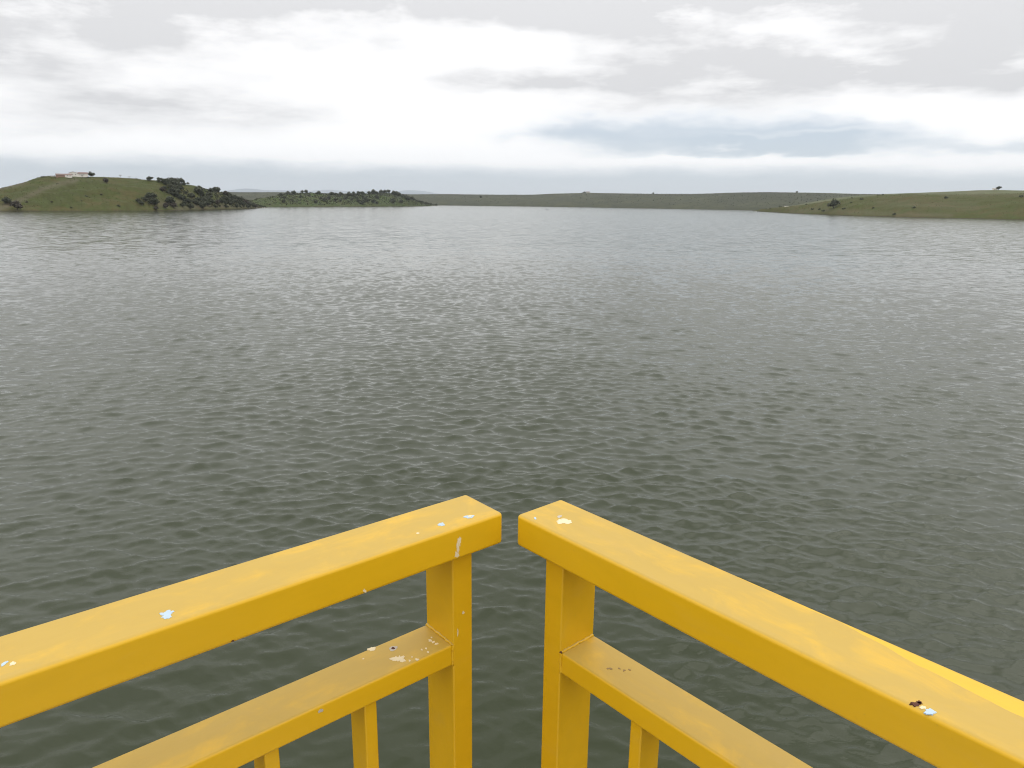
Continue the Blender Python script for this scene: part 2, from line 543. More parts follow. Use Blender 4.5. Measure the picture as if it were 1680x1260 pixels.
class Land:
    def __init__(self, name, mat, shore, crest, depth, ncol=220, nrow=46, back=1.0, rough=0.03, seed=1, track=None, power=0.95, sm=7, srange=None):
        g = np.random.default_rng(seed)
        xs = np.linspace(crest[0][0], crest[-1][0], ncol)
        if srange is None:
            sy = smooth1(interp(shore, xs), sm)
            Rs = np.array([shore_range(x, y) for x, y in zip(xs, sy)])
        else:
            Rs = smooth1(interp(srange, xs), sm)
        Rs = Rs * (1 + 0.004 * smooth1(g.normal(0, 1, ncol), 5))
        cy = smooth1(interp(crest, xs), 5)
        dep = smooth1(interp(depth, xs), sm)
        Rc = Rs + dep
        zc = np.array([at_range(x, y, r).z for x, y, r in zip(xs, cy, Rc)])
        zc = np.maximum(zc, 0.6)
        azs = np.array([math.atan2(ray(x, 330).x, ray(x, 330).y) for x in xs])
        self.xs, self.ncol = xs, ncol
        v1 = np.linspace(0, 1, nrow); v2 = np.linspace(1, 1 + back, nrow // 2)[1:]
        vs = np.concatenate([v1, v2])
        self.nf = nrow
        prof = np.where(vs <= 1, np.sin(np.clip(vs, 0, 1) * np.pi / 2) ** power, np.cos(np.clip((vs - 1) / back, 0, 1) * np.pi / 2))
        RR = Rs[None, :] + vs[:, None] * dep[None, :]
        Z = zc[None, :] * prof[:, None]
        X = RR * np.sin(azs)[None, :]; Y = RR * np.cos(azs)[None, :]
        # gullies and hummocks
        n = np.zeros_like(Z)
        base = max(float(np.median(dep)), 30)
        for i in range(26):
            th = g.uniform(0, 6.283); L = base * math.exp(g.uniform(math.log(0.08), math.log(0.8)))
            n += (L / base) ** 0.8 * np.sin(2 * np.pi / L * (X * math.cos(th) + Y * math.sin(th)) + g.uniform(0, 6.28))
        env = np.sin(np.clip(vs, 0, 1) * np.pi) ** 0.7
        env = np.where(vs > 1, 0.2, np.maximum(env, 0.10))
        Z = Z + n * rough * zc[None, :] * env[:, None]
        Z[0, :] = -1.5
        Z[-1, :] = -1.5
        Z[1, :] = np.maximum(Z[1, :], 0.25)
        self.P = np.stack([X, Y, Z], -1)
        nr = len(vs)
        idx = np.arange(nr * ncol).reshape(nr, ncol)
        Fq = np.stack([idx[:-1, :-1], idx[:-1, 1:], idx[1:, 1:], idx[1:, :-1]], -1).reshape(-1, 4)
        me = from_np(name, self.P.reshape(-1, 3), Fq)
        dirt = np.zeros((nr, ncol))
        # picture place of every vertex, for laying out things on the slope
        d = self.P - np.array([0, 0, EYE])
        f_, r_, u_ = np.array(fw), np.array(rt), np.array(up)
        dd = d @ f_
        self.px = 840 + F_PX * (d @ r_) / dd
        self.py = 630 - F_PX * (d @ u_) / dd
        if track:
            for pts, wpx, k in track:
                best = np.full((nr, ncol), 1e9)
                for (ax, ay), (bx, by) in zip(pts[:-1], pts[1:]):
                    ex, ey = bx - ax, by - ay
                    t = np.clip(((self.px - ax) * ex + (self.py - ay) * ey) / (ex * ex + ey * ey), 0, 1)
                    best = np.minimum(best, np.hypot(self.px - ax - t * ex, self.py - ay - t * ey))
                dirt = np.maximum(dirt, k * np.exp(-(best / wpx) ** 2))
        attr(me, 'dirt', dirt)
        self.o = link(name, me, mat=mat)
        tag(self.o, kind='structure')
        if me.polygons[ncol * 3].normal.z < 0:
            me.flip_normals()

    def spot(self, x, y):
        """place on the front slope that shows at picture point x, y (crest when above it)"""
        c = np.interp(x, self.xs, np.arange(self.ncol))
        i = min(int(c), self.ncol - 2); t = c - i
        P = self.P[:self.nf, i] * (1 - t) + self.P[:self.nf, i + 1] * t
        py = self.py[:self.nf, i] * (1 - t) + self.py[:self.nf, i + 1] * t
        if y <= py.min():
            return Vector(P[int(np.argmin(py))])
        k = np.where(py <= y)[0]
        k = int(k[0]) if len(k) else self.nf - 1
        if k < 2:
            return Vector(P[2])
        s = (py[k - 1] - y) / max(py[k - 1] - py[k], 1e-6)
        return Vector(P[k - 1] * (1 - s) + P[k] * s)


hill_left = Land('hill_left', M['pasture'],
    [(-260, 347.5), (0, 346.8), (150, 346.6), (250, 346.2), (320, 344.8), (400, 342.6), (425, 341.4), (437, 340.6)],
    [(-260, 342), (-150, 334), (-60, 321), (0, 310), (40, 300.5), (75, 291.5), (100, 289.8), (150, 290.3), (200, 292), (250, 296), (300, 302), (330, 307.5), (360, 315), (390, 323), (410, 331), (425, 337.5), (438, 340.6)],
    [(-260, 90), (0, 150), (150, 180), (300, 150), (380, 90), (437, 14)], ncol=260, nrow=54, seed=4, rough=0.035,
    track=[([(6, 338), (40, 325), (70, 310), (100, 301), (125, 296)], 4.5, 0.6), ([(0, 342), (12, 338)], 4, 0.8), ([(290, 344), (330, 338), (420, 339)], 5, 0.55), ([(300, 330), (262, 335)], 5, 0.45), ([(0, 310), (20, 305), (40, 300)], 2.5, 0.7)])
island = Land('hill_island', M['pasture_isle'],
    [(360, 341), (436, 339.7), (600, 338.9), (700, 338.2), (719, 337.5)],
    [(360, 334), (400, 330), (425, 326), (450, 321.5), (470, 318.8), (500, 316.5), (530, 318.3), (560, 320.2), (600, 319), (630, 316.0), (650, 318), (670, 323.5), (690, 330.5), (710, 335.8), (719, 337.5)],
    [(360, 60), (420, 160), (500, 260), (620, 260), (680, 120), (719, 20)], seed=9, rough=0.03)
hill_right = Land('hill_right', M['pasture_right'],
    [(1237, 346.6), (1300, 350), (1400, 354.2), (1500, 357), (1600, 359), (1680, 361), (1960, 368)],
    [(1237, 346.4), (1250, 343), (1280, 340), (1320, 336), (1360, 329.6), (1400, 324.6), (1440, 320.2), (1480, 319), (1560, 319.5), (1680, 317.5), (1800, 318), (1960, 326)],
    [(1237, 20), (1300, 110), (1400, 220), (1560, 300), (1960, 240)], ncol=260, nrow=50, seed=14, rough=0.022,
    track=[([(1300, 347), (1350, 345), (1480, 352), (1560, 354)], 4, 0.3), ([(1540, 319), (1680, 320)], 2.5, 0.25), ([(1440, 332), (1600, 338)], 7, 0.25)])
hill_right_back = Land('hill_right_back', M['field'], None,
    [(1300, 338), (1350, 328), (1400, 321), (1450, 318.2), (1500, 316.4), (1560, 314), (1600, 312.4), (1630, 311.6), (1680, 312.6), (1800, 316), (1960, 320)],
    [(1300, 300), (1960, 300)], ncol=120, nrow=24, seed=23, rough=0.01, srange=[(1300, 1900), (1500, 1700), (1960, 1500)])
ridge = Land('hills_far', M['scrub'],
    None,
    [(-400, 318), (0, 315), (250, 315), (380, 315.2), (470, 316), (560, 317.5), (640, 318.6), (700, 318.8), (790, 319.3), (880, 319.8), (905, 318.6), (965, 317.0), (1010, 317.8), (1050, 318.2), (1110, 318.3), (1160, 318), (1200, 317.2), (1260, 315.8), (1310, 316.2), (1400, 319), (1520, 319), (1700, 318), (2100, 318)],
    [(-400, 700), (2100, 700)], ncol=420, nrow=30, seed=31, rough=0.012, power=0.8,
    srange=[(-400, 2600), (380, 3000), (720, 3050), (880, 2950), (1000, 2750), (1160, 2450), (1240, 2300), (1500, 2250), (2100, 2200)])
field_far = Land('fields_far', M['field'], None,
    [(600, 325), (700, 320.5), (830, 320.2), (880, 319.2), (905, 317.8), (965, 316.4), (1010, 317.2), (1060, 318.2), (1130, 319.5), (1260, 315.6), (1330, 316), (1400, 318.2), (1460, 319.5), (1560, 322)],
    [(600, 500), (1560, 500)], ncol=220, nrow=20, seed=37, rough=0.006,
    srange=[(600, 4000), (1000, 3600), (1300, 3300), (1560, 3200)])
mountain = Land('mountains_far', M['mountain'], None,
    [(200, 322), (330, 318), (365, 314), (385, 311.5), (400, 308.8), (415, 309.5), (440, 312.4), (470, 311.8), (500, 314), (540, 310.8), (570, 313.8), (610, 313), (640, 315.2), (670, 311.5), (700, 313.5), (720, 318.5), (900, 324), (1000, 328)],
    [(200, 4000), (1000, 4000)], ncol=160, nrow=24, seed=41, rough=0.02,
    srange=[(200, 39000), (1000, 41000)], sm=3)

# open country beyond the water out to the horizon
bm = bmesh.new()
N = 96
inner = [bm.verts.new((5000 * math.sin(6.28318 * i / N), 5000 * math.cos(6.28318 * i / N), 0.6)) for i in range(N)]
outer = [bm.verts.new((47000 * math.sin(6.28318 * i / N), 47000 * math.cos(6.28318 * i / N), 0.6)) for i in range(N)]
for i in range(N):
    bm.faces.new((inner[i], outer[i], outer[(i + 1) % N], inner[(i + 1) % N]))
bmesh.ops.recalc_face_normals(bm, faces=bm.faces)
gme = bm_mesh('ground', bm)
if gme.polygons[0].normal.z < 0:
    gme.flip_normals()
tag(link('ground', gme, mat=M['scrub']), kind='structure')

# ------------------------------------------------------------------ trees
def leaf_cloud(n, seed, lobes, leaf):
    """leaf-sized quads spread through several lobes; unit crown about 1 across sitting at z 0.25..1"""
    g = np.random.default_rng(seed)
    vs, fs = [], []
    for _ in range(n):
        lx, ly, lz, lr, lh = lobes[g.integers(len(lobes))]
        d = g.normal(size=3); d /= np.linalg.norm(d)
        rr = (0.55 + 0.45 * g.random()) * (1 + 0.14 * g.normal())
        c = np.array([lx + d[0] * lr * rr, ly + d[1] * lr * rr, lz + d[2] * lh * rr])
        nrm = d + g.normal(size=3) * 0.6; nrm /= np.linalg.norm(nrm)
        a = np.cross(nrm, g.normal(size=3)); a /= np.linalg.norm(a); b = np.cross(nrm, a)
        s = leaf * g.uniform(0.6, 1.4)
        i = len(vs)
        for u, w in ((-1, -0.7), (1, -0.5), (0.8, 0.7), (-0.7, 0.9)):
            vs.append(c + a * u * s + b * w * s)
        fs.append((i, i + 1, i + 2, i + 3))
    return from_np('crown', vs, fs, smooth=False)


def tube(bm, p, q, r0, r1, seg=6):
    p, q = Vector(p), Vector(q)
    z = (q - p).normalized(); x = z.orthogonal().normalized(); y = z.cross(x)
    A = [bm.verts.new(p + (x * math.cos(6.2832 * i / seg) + y * math.sin(6.2832 * i / seg)) * r0) for i in range(seg)]
    B = [bm.verts.new(q + (x * math.cos(6.2832 * i / seg) + y * math.sin(6.2832 * i / seg)) * r1) for i in range(seg)]
    for i in range(seg):
        bm.faces.new((A[i], A[(i + 1) % seg], B[(i + 1) % seg], B[i]))
    bm.faces.new(B)
    bm.faces.new(list(reversed(A)))


def trunk_mesh(seed, lobes):
    g = random.Random(seed)
    bm = bmesh.new()
    fork = (g.uniform(-.04, .04), g.uniform(-.04, .04), 0.30)
    tube(bm, (0, 0, -0.12), fork, 0.055, 0.04)
    for lx, ly, lz, lr, lh in lobes[:5]:
        tube(bm, fork, (lx * 0.8, ly * 0.8, lz), 0.028, 0.010, 5)
    return bm_mesh('trunk', bm)


CROWNS, TRUNKS = [], []
for k in range(6):
    g = random.Random(100 + k)
    lobes = []
    for j in range(5 + k % 3):
        a = 6.283 * j / (5 + k % 3) + g.uniform(-.4, .4)
        rad = g.uniform(0.10, 0.30)
        lobes.append((rad * math.cos(a), rad * math.sin(a), g.uniform(0.42, 0.66), g.uniform(0.16, 0.25), g.uniform(0.13, 0.20)))
    lobes.append((g.uniform(-.08, .08), g.uniform(-.08, .08), 0.72, 0.2, 0.17))
    lobes.append((0, 0, 0.52, 0.27, 0.19))
    CROWNS.append(leaf_cloud(640, 50 + k, lobes, 0.040))
    TRUNKS.append(trunk_mesh(200 + k, lobes))
SHRUBS = []
for k in range(3):
    g = random.Random(300 + k)
    lobes = [(g.uniform(-.25, .25), g.uniform(-.25, .25), g.uniform(0.12, 0.32), g.uniform(0.2, 0.3), g.uniform(0.14, 0.22)) for _ in range(5)]
    SHRUBS.append(leaf_cloud(300, 80 + k, lobes, 0.045))
CROWN_BROWN = []
for k in range(2):
    c = CROWNS[k].copy(); c.materials.clear(); c.materials.append(M['leaf_brown']); CROWN_BROWN.append(c)
SHRUB_BROWN = SHRUBS[0].copy(); SHRUB_BROWN.materials.append(M['leaf_brown'])
for c in CROWNS + SHRUBS:
    c.materials.append(M['leaf'])
for c in TRUNKS:
    c.materials.append(M['bark'])


def tree(land, x, y, wpx, label, group=None, brown=False, name='oak_tree', low=0.0):
    """y: middle of the crown in the picture"""
    d0 = land.spot(x, y)
    dist = d0.length
    size = wpx * dist / F_PX * 1.55
    base = land.spot(x, y + wpx * 0.34)
    e = link(name, None)
    e.location = base
    e.rotation_euler = (0, 0, random.uniform(0, 6.28))
    hs = random.uniform(0.85, 1.05)
    e.scale = (size, size, size * hs)
    if brown:
        crown = random.choice(CROWN_BROWN)
    else:
        crown = random.choice(CROWNS)
    i = (CROWN_BROWN if brown else CROWNS).index(crown)
    c = link('crown', crown, e)
    c.location = (0, 0, -0.20 - low)
    t = link('trunk', TRUNKS[i], e)
    t.location = (0, 0, -0.20 - low)
    tag(e, label, 'tree', group)
    return e


def shrub(land, x, y, wpx, label, group=None, brown=False):
    base = land.spot(x, y + wpx * 0.25)
    size = wpx * base.length / F_PX * 1.1
    o = link('shrub', SHRUB_BROWN if brown else random.choice(SHRUBS))
    o.location = base - Vector((0, 0, 0.05 * size))
    o.rotation_euler = (0, 0, random.uniform(0, 6.28))
    o.scale = (size, size, size * random.uniform(0.8, 1.1))
    tag(o, label, 'shrub', group)
    return o


ORD = ['first', 'second', 'third', 'fourth', 'fifth', 'sixth', 'seventh', 'eighth', 'ninth', 'tenth']


def ordinals(pts):
    order = sorted(range(len(pts)), key=lambda i: pts[i][0])
    return {i: ORD[k] for k, i in enumerate(order)}


# --- left hill: crowns picked from the photograph, grouped by where they stand
sky_row = [(249, 294.6, 7), (263.5, 293.4, 4.5), (268.5, 294.4, 5), (276, 295, 6)]
for i, (x, y, w) in enumerate(sky_row):
    if i == 0:
        tree(hill_left, x, y, w, 'round dark tree alone on the crest just left of the hilltop wood')
    else:
        tree(hill_left, x, y, w, ORD[i - 1] + ' dark tree from the left in the skyline row leading into the hilltop wood', 'skyline row at the hilltop wood')
Z1 = lambda px, py: (220 + px / 14.0, 280 + py / 14.0)
Z2 = lambda px, py: (330 + px / 14.0, 290 + py / 14.0)
wood = [(720, 250, 7), (850, 255, 8), (930, 240, 8), (1040, 245, 8), (1130, 265, 8), (1190, 320, 5), (790, 305, 7), (890, 310, 8), (990, 315, 8), (1080, 330, 7), (620, 245, 5),
        (880, 395, 8), (865, 470, 7), (960, 400, 8), (1050, 440, 8), (1120, 420, 7), (1010, 490, 8), (930, 470, 7)]
for px, py, w in wood:
    x, y = Z1(px, py)
    tree(hill_left, x, y, w, 'dark oak in the dense wood on top of the left hill', 'dense wood on the left hilltop')
belt = [(900, 540, 7), (980, 570, 8), (1050, 605, 8), (1130, 645, 8), (1340, 600, 8), (1500, 490, 11), (1570, 550, 8), (1200, 705, 7), (1270, 725, 8), (1380, 720, 8), (1480, 695, 9), (1590, 770, 8),
        (1650, 690, 8), (1540, 830, 11), (1280, 830, 9), (1440, 770, 7), (1150, 745, 6), (1110, 805, 6)]
for px, py, w in belt:
    x, y = Z1(px, py)
    tree(hill_left, x, y, w, 'dark oak in the wooded belt below the left hilltop wood', 'wooded belt on the left hill')
nose = [(240, 335, 7), (330, 310, 8), (400, 320, 8), (30, 370, 6), (200, 450, 10), (150, 520, 8), (580, 405, 8), (640, 430, 8), (700, 480, 8), (780, 490, 8), (860, 510, 7), (920, 540, 7), (470, 580, 8), (380, 610, 8), (560, 610, 7),
        (620, 550, 8), (690, 610, 8), (760, 570, 7), (890, 610, 8), (950, 640, 7), (1030, 600, 7), (1100, 640, 7), (1180, 665, 6), (90, 570, 8), (140, 620, 8), (30, 690, 8), (250, 600, 8), (1240, 690, 5), (320, 690, 6), (560, 690, 6), (810, 680, 6), (540, 500, 7), (1070, 690, 6)]
for i, (px, py, w) in enumerate(nose):
    x, y = Z2(px, py)
    tree(hill_left, x, y, w, 'dark oak in the wood on the low right point of the left hill', 'wood on the point of the left hill', brown=(i % 7 == 6))
clump = [(450, 600, 9), (350, 605, 9), (255, 680, 7), (415, 735, 10), (490, 760, 8), (110, 710, 7), (165, 765, 7)]
od = ordinals(clump)
for i, (px, py, w) in enumerate(clump):
    x, y = Z1(px, py)
    tree(hill_left, x, y, w, od[i] + ' oak from the left in the loose clump beside the wooded belt', 'loose clump on the left hill slope')
near_mid = [(680, 455, 7), (745, 420, 6), (800, 500, 5), (800, 710, 11), (870, 645, 5), (870, 730, 8), (900, 820, 8), (715, 830, 8), (490, 880, 6), (1215, 510, 5)]
od = ordinals(near_mid)
for i, (px, py, w) in enumerate(near_mid):
    x, y = Z1(px, py)
    tree(hill_left, x, y, w, od[i] + ' tree from the left on the dry slope between loose clump and wooded belt', 'scattered trees on the dry slope', brown=(i in (0, 6, 7, 8)))
tree(hill_left, 154.5, 287.0, 7.5, 'dark flat-crowned tree beside the white farmhouse')
shrub(hill_left, 149, 290.6, 5, 'dark bush at the foot of the tree beside the white farmhouse')
tree(hill_left, 178, 298.6, 7, 'greyish tree alone on the slope right of the farmhouse', brown=True)
tree(hill_left, 10.5, 331.5, 10, 'dark tree near the left edge of the picture above the shore')
tree(hill_left, 26, 341.5, 11.5, 'brownish tree standing at the water at the left end', brown=True)
tree(hill_left, 311, 301.5, 3.5, 'small lone tree on the skyline right of the hilltop wood')
for x, y, w, lb in ((76, 289.8, 4, 'small dark bush on the skyline left of the farm buildings'),
                    (228, 293.3, 4, 'low bush on the skyline left of the round crest tree'),
                    (43, 330.7, 5, 'brown bush on the slope beside the pale track'),
                    (85, 330.7, 4.5, 'brown bush alone low on the green slope of the left hill'),
                    (167, 318.5, 5, 'dark bush in the middle of the green slope below the farmhouse'),
                    (142.7, 321.5, 4, 'small dark bush left of the middle slope bush'),
                    (133.6, 329, 3.5, 'tiny bush low on the green slope below the farmhouse'),
                    (194, 337, 6, 'dark bush close to the shore left of the loose clump'),
                    (253, 341, 6, 'bush at the shore under the loose clump'),
                    (115, 340, 4, 'low grey bush near the shore below the farm buildings')):
    shrub(hill_left, x, y, w, lb, brown='brown' in lb)

# bare trees on the skyline
def bare_mesh(seed):
    g = random.Random(seed)
    bm = bmesh.new()
    tube(bm, (0, 0, -0.1), (0.02, 0, 0.35), 0.035, 0.024, 5)
    def grow(p, d, L, r, lev):
        q = p + d * L
        tube(bm, p, q, r, r * 0.6, 4)
        if lev:
            for _ in range(3):
                nd = (d + Vector((g.uniform(-.8, .8), g.uniform(-.8, .8), g.uniform(-.15, .5)))).normalized()
                grow(q, nd, L * 0.7, r * 0.6, lev - 1)
    for _ in range(4):
        grow(Vector((0.02, 0, 0.33)), Vector((g.uniform(-.8, .8), g.uniform(-.8, .8), 0.8)).normalized(), 0.22, 0.02, 3)
    return bm_mesh('bare_branches', bm)


for i, (x, y, w, lb) in enumerate(((201.7, 289.0, 6.5, 'bare leafless tree on the skyline, nearest to the farmhouse'),
                                   (216, 290.4, 5, 'smaller bare tree on the skyline, second from the farmhouse'),
                                   (329.5, 303.6, 4.5, 'faint bare tree on the skyline above the wooded point'))):
    o = link('bare_tree', bare_mesh(i + 5), mat=M['bare'])
    o.location = hill_left.spot(x, y + 3)
    s = w * o.location.length / F_PX
    o.scale = (s, s, s * 0.8)
    tag(o, lb, 'tree')

# --- island trees
isle = [(462, 320.4, 5), (473, 317.8, 6), (483, 316.6, 6), (496.6, 315.6, 4.5), (503, 315.6, 5.5), (523, 317.2, 6), (544, 319, 6), (551, 319, 4.5), (559, 319.4, 7), (573, 320, 7), (580, 320, 7), (588, 318.6, 6), (595, 318.4, 6.5),
        (606, 317, 5.5), (612.5, 315.8, 7.5), (618, 317.3, 5), (626, 315.2, 6), (632, 315, 6), (638, 315, 6), (646, 317.5, 6), (651, 318, 7), (655, 320.3, 6), (661, 321.5, 5.5), (666, 323, 5)]
for x, y, w in isle:
    tree(island, x, y, w, 'dark tree on the crest of the wooded green island', 'trees along the island crest')
isle2 = [(466, 330.5, 5.5), (467, 325, 4), (494, 323.4, 4.5), (540, 324.8, 6.5), (533, 328.6, 6.5), (526.7, 325.7, 4.5), (518.7, 331.4, 5.5), (550.5, 328, 5.5), (558.7, 329, 4.5), (567.6, 325.7, 6.5), (572, 331, 4), (600, 327.6, 8), (595, 333, 8), (596, 323, 5),
         (588, 330, 6), (619, 324, 7.5), (613, 331.5, 6), (618, 333, 4), (645, 331, 8), (658, 331, 6.5), (604, 330, 6), (578, 327, 5), (508, 321, 4), (585, 325, 5), (625, 319, 4)]
for i, (x, y, w) in enumerate(isle2):
    tree(island, x, y, w, 'dark tree scattered on the green face of the island below its crest', 'trees on the island slope')
tip = [(669, 327, 7), (676, 326.6, 5.5), (679, 327.8, 4), (685, 329.8, 3.5), (689, 331.2, 3.5), (693, 331.4, 4), (700, 333.4, 4), (707, 335.2, 3.5), (715, 336.6, 3.5)]
for i, (x, y, w) in enumerate(tip):
    tree(island, x, y, w, ORD[i] + ' tree from the left in the row down to the island tip', 'trees down to the island tip')

# --- right hill
tree(hill_right, 1368.6, 337.2, 12.5, 'largest dark tree on the right shore, round and alone')
for x, y, w, lb in ((1258.5, 342.6, 3.5, 'first small bush from the rocky tip of the right shore'), (1265, 341.6, 3.5, 'second small bush from the rocky tip of the right shore'), (1281, 338.6, 3.5, 'small bush just left of the low white wall'),
                    (1323, 335, 3.5, 'small bush on the skyline right of the low white wall'), (1334.5, 342.7, 5, 'dark bush left of the pair below the largest tree'), (1346, 343, 4.5, 'dark bush, middle of three below the largest tree'),
                    (1353, 345.6, 5.5, 'low spreading bush nearest the water below the largest tree'), (1385.7, 342, 5.5, 'bush just right of the largest tree on the right shore'), (1434, 341, 4, 'small bush alone in the middle of the right hillside'),
                    (1470, 351, 6, 'dark bush close to the water on the right shore'), (1501, 340, 6, 'dark bush in the middle of the right hillside, further right'), (1551, 324, 6.5, 'dark bush high on the right hillside near its crest'),
                    (1397, 331.4, 4, 'small bush on the slope above the largest tree'), (1413, 326, 5.5, 'bush near the crest above the largest tree'), (1397, 324.6, 3.5, 'tiny bush on the crest above the largest tree'),
                    (1439.5, 319.6, 4, 'left bush of the pair on the right crest'), (1447, 319.4, 3.5, 'right bush of the pair on the right crest'), (1674, 322, 5, 'dark bush at the right edge of the picture')):
    shrub(hill_right, x, y, w, lb)

# scrub and tussocks too small to count
def tussocks(name, land, n, seed, smin, smax, label, mat, ymin=0.05, where=None):
    g = np.random.default_rng(seed)
    P = land.P
    nf, nc = land.nf, land.ncol
    vs, fs = [], []
    while len(fs) < n * 3:
        i = g.uniform(nf * ymin + 1, nf - 2); j = g.uniform(1, nc - 2)
        a, b = int(i), int(j)
        u, v = i - a, j - b
        p = P[a, b] * (1 - u) * (1 - v) + P[a + 1, b] * u * (1 - v) + P[a, b + 1] * (1 - u) * v + P[a + 1, b + 1] * u * v
        if p[2] < 0.8:
            continue
        if where and g.random() > where(*project(p)):
            continue
        s = g.uniform(smin, smax)
        for _ in range(3):
            d = g.normal(size=3); d[2] = abs(d[2]) * 0.4; d /= np.linalg.norm(d)
            w = np.cross(d, [0, 0, 1.0]); w /= np.linalg.norm(w)
            k = len(vs)
            o = p + np.array([g.normal() * s * .3, g.normal() * s * .3, -0.05])
            vs += [o - w * s * .6, o + w * s * .6, o + w * s * .35 + np.array([0, 0, s]) + d * s * .4, o - w * s * .4 + np.array([0, 0, s * .8]) + d * s * .2]
            fs.append((k, k + 1, k + 2, k + 3))
    o = link(name, from_np(name, vs, fs, False), mat=mat)
    tag(o, label, 'grass', kind='stuff')


tussocks('grass_tussocks', hill_left, 4000, 61, 0.25, 0.6, 'rough grass tussocks covering the left hill', M['tussock'])
tussocks('grass_tussocks', hill_right, 3500, 62, 0.25, 0.6, 'rough grass tussocks covering the right hillside', M['tussock'])
tussocks('grass_tussocks', island, 2000, 63, 0.3, 0.8, 'rough grass tussocks covering the green island', M['tussock'])
tussocks('far_scrub', ridge, 12000, 64, 0.5, 1.6, 'low dark scrub covering the far hills', M['far_scrub'], 0.02)

tussocks('undergrowth', hill_left, 750, 65, 0.7, 2.0, 'dark undergrowth between the oaks on the left hill', M['leaf'],
         where=lambda x, y: 0.9 if (x > 325 and y > 300 + (x - 325) * 0.33) else (0.45 if 268 < x <= 325 and y > 296 and abs(y - 300 - (x - 275) * 0.75) < 14 else 0.0))
tussocks('undergrowth', island, 2600, 66, 0.9, 2.4, 'dark undergrowth between the island trees', M['leaf'],
         where=lambda x, y: 0.8 if (x > 545 and y < 326) else (0.45 if x > 455 else 0.1))

# ------------------------------------------------------------------ farm buildings on the left hill
def box_mesh(name, x0, x1, y0, y1, z0, z1, bev=0.0):
    bm = bmesh.new()
    bmesh.ops.create_cube(bm, size=1)
    bmesh.ops.scale(bm, vec=(x1 - x0, y1 - y0, z1 - z0), verts=bm.verts)
    bmesh.ops.translate(bm, vec=((x0 + x1) / 2, (y0 + y1) / 2, (z0 + z1) / 2), verts=bm.verts)
    if bev:
        bmesh.ops.bevel(bm, geom=list(bm.edges), offset=bev, segments=3, profile=0.5, affect='EDGES')
    return bm_mesh(name, bm)


def gable_mesh(name, x0, x1, y0, y1, z0, h, along='x', over=0.4, thick=0.22):
    """pitched roof of two slabs"""
    bm = bmesh.new()
    if along == 'x':
        ym = (y0 + y1) / 2
        sec = [(y0 - over, z0 - over * h / ((y1 - y0) / 2)), (ym, z0 + h), (y1 + over, z0 - over * h / ((y1 - y0) / 2))]
        A = [[bm.verts.new((x, a, b)) for a, b in sec] + [bm.verts.new((x, a, b + thick)) for a, b in reversed(sec)] for x in (x0 - over, x1 + over)]
    else:
        xm = (x0 + x1) / 2
        sec = [(x0 - over, z0 - over * h / ((x1 - x0) / 2)), (xm, z0 + h), (x1 + over, z0 - over * h / ((x1 - x0) / 2))]
        A = [[bm.verts.new((a, y, b)) for a, b in sec] + [bm.verts.new((a, y, b + thick)) for a, b in reversed(sec)] for y in (y0 - over, y1 + over)]
    n = 6
    for i in range(n):
        bm.faces.new((A[0][i], A[0][(i + 1) % n], A[1][(i + 1) % n], A[1][i]))
    bm.faces.new(A[0]); bm.faces.new(list(reversed(A[1])))
    bmesh.ops.recalc_face_normals(bm, faces=bm.faces)
    return bm_mesh(name, bm)


def gable_wall(name, x0, x1, y0, y1, z1, h, along='x'):
    """walls with gable ends as one closed body"""
    bm = bmesh.new()
    if along == 'x':
        ym = (y0 + y1) / 2
        sec = [(y0, -1.2), (y1, -1.2), (y1, z1), (ym, z1 + h), (y0, z1)]
        A = [[bm.verts.new((x, a, b)) for a, b in sec] for x in (x0, x1)]
    else:
        xm = (x0 + x1) / 2
        sec = [(x0, -1.2), (x1, -1.2), (x1, z1), (xm, z1 + h), (x0, z1)]
        A = [[bm.verts.new((a, y, b)) for a, b in sec] for y in (y0, y1)]
    for i in range(5):
        bm.faces.new((A[0][i], A[0][(i + 1) % 5], A[1][(i + 1) % 5], A[1][i]))
    bm.faces.new(A[0]); bm.faces.new(list(reversed(A[1])))
    bmesh.ops.recalc_face_normals(bm, faces=bm.faces)
    return bm_mesh(name, bm)


def window(parent, x, y, z, w, h):
    f = link('window', box_mesh('window', x - w / 2, x + w / 2, y - 0.06, y + 0.05, z - h / 2, z + h / 2), parent, M['white_wall'])
    link('pane', box_mesh('pane', x - w * .4, x + w * .4, y - 0.09, y - 0.06 + 0.001, z - h * .42, z + h * .42), f, M['dark_window'])
    return f


def site(x, y, land):
    p = land.spot(x, y)
    e = link('farmhouse', None)
    e.location = p
    e.rotation_euler = (0, 0, -math.atan2(p.x, p.y))
    return e, p.length / F_PX


# white house
e, k = site(134, 290.2, hill_left)
tag(e, 'white farmhouse with brown tiled roof on top of the left hill', 'house')
e.location.z += 0.9
link('wall', gable_wall('wall', -8.2 * k / .75, -0.6, -3.2, 3.6, 3.5, 1.9, 'y'), e, M['white_wall'])
link('wall', gable_wall('wall', -0.55, 8.6 * k / .75, -2.6, 3.4, 3.1, 1.7, 'x'), e, M['white_wall'])
r = link('roof', gable_mesh('roof', -8.2 * k / .75, -0.6, -3.2, 3.6, 3.52, 1.9, 'y'), e, M['roof_tile'])
link('chimney', box_mesh('chimney', -1.9, -1.3, 1.0, 1.6, 4.0, 6.0), r, M['white_wall'])
link('roof', gable_mesh('roof', -0.2, 8.6 * k / .75, -2.6, 3.4, 3.12, 1.7, 'x'), e, M['roof_tile'])
window(e, -6.0, -3.25, 2.0, 1.0, 1.2); window(e, -3.0, -3.25, 2.0, 1.0, 1.2)
window(e, 2.0, -2.65, 1.7, 1.1, 1.1); window(e, 6.2, -2.65, 1.7, 1.1, 1.1)
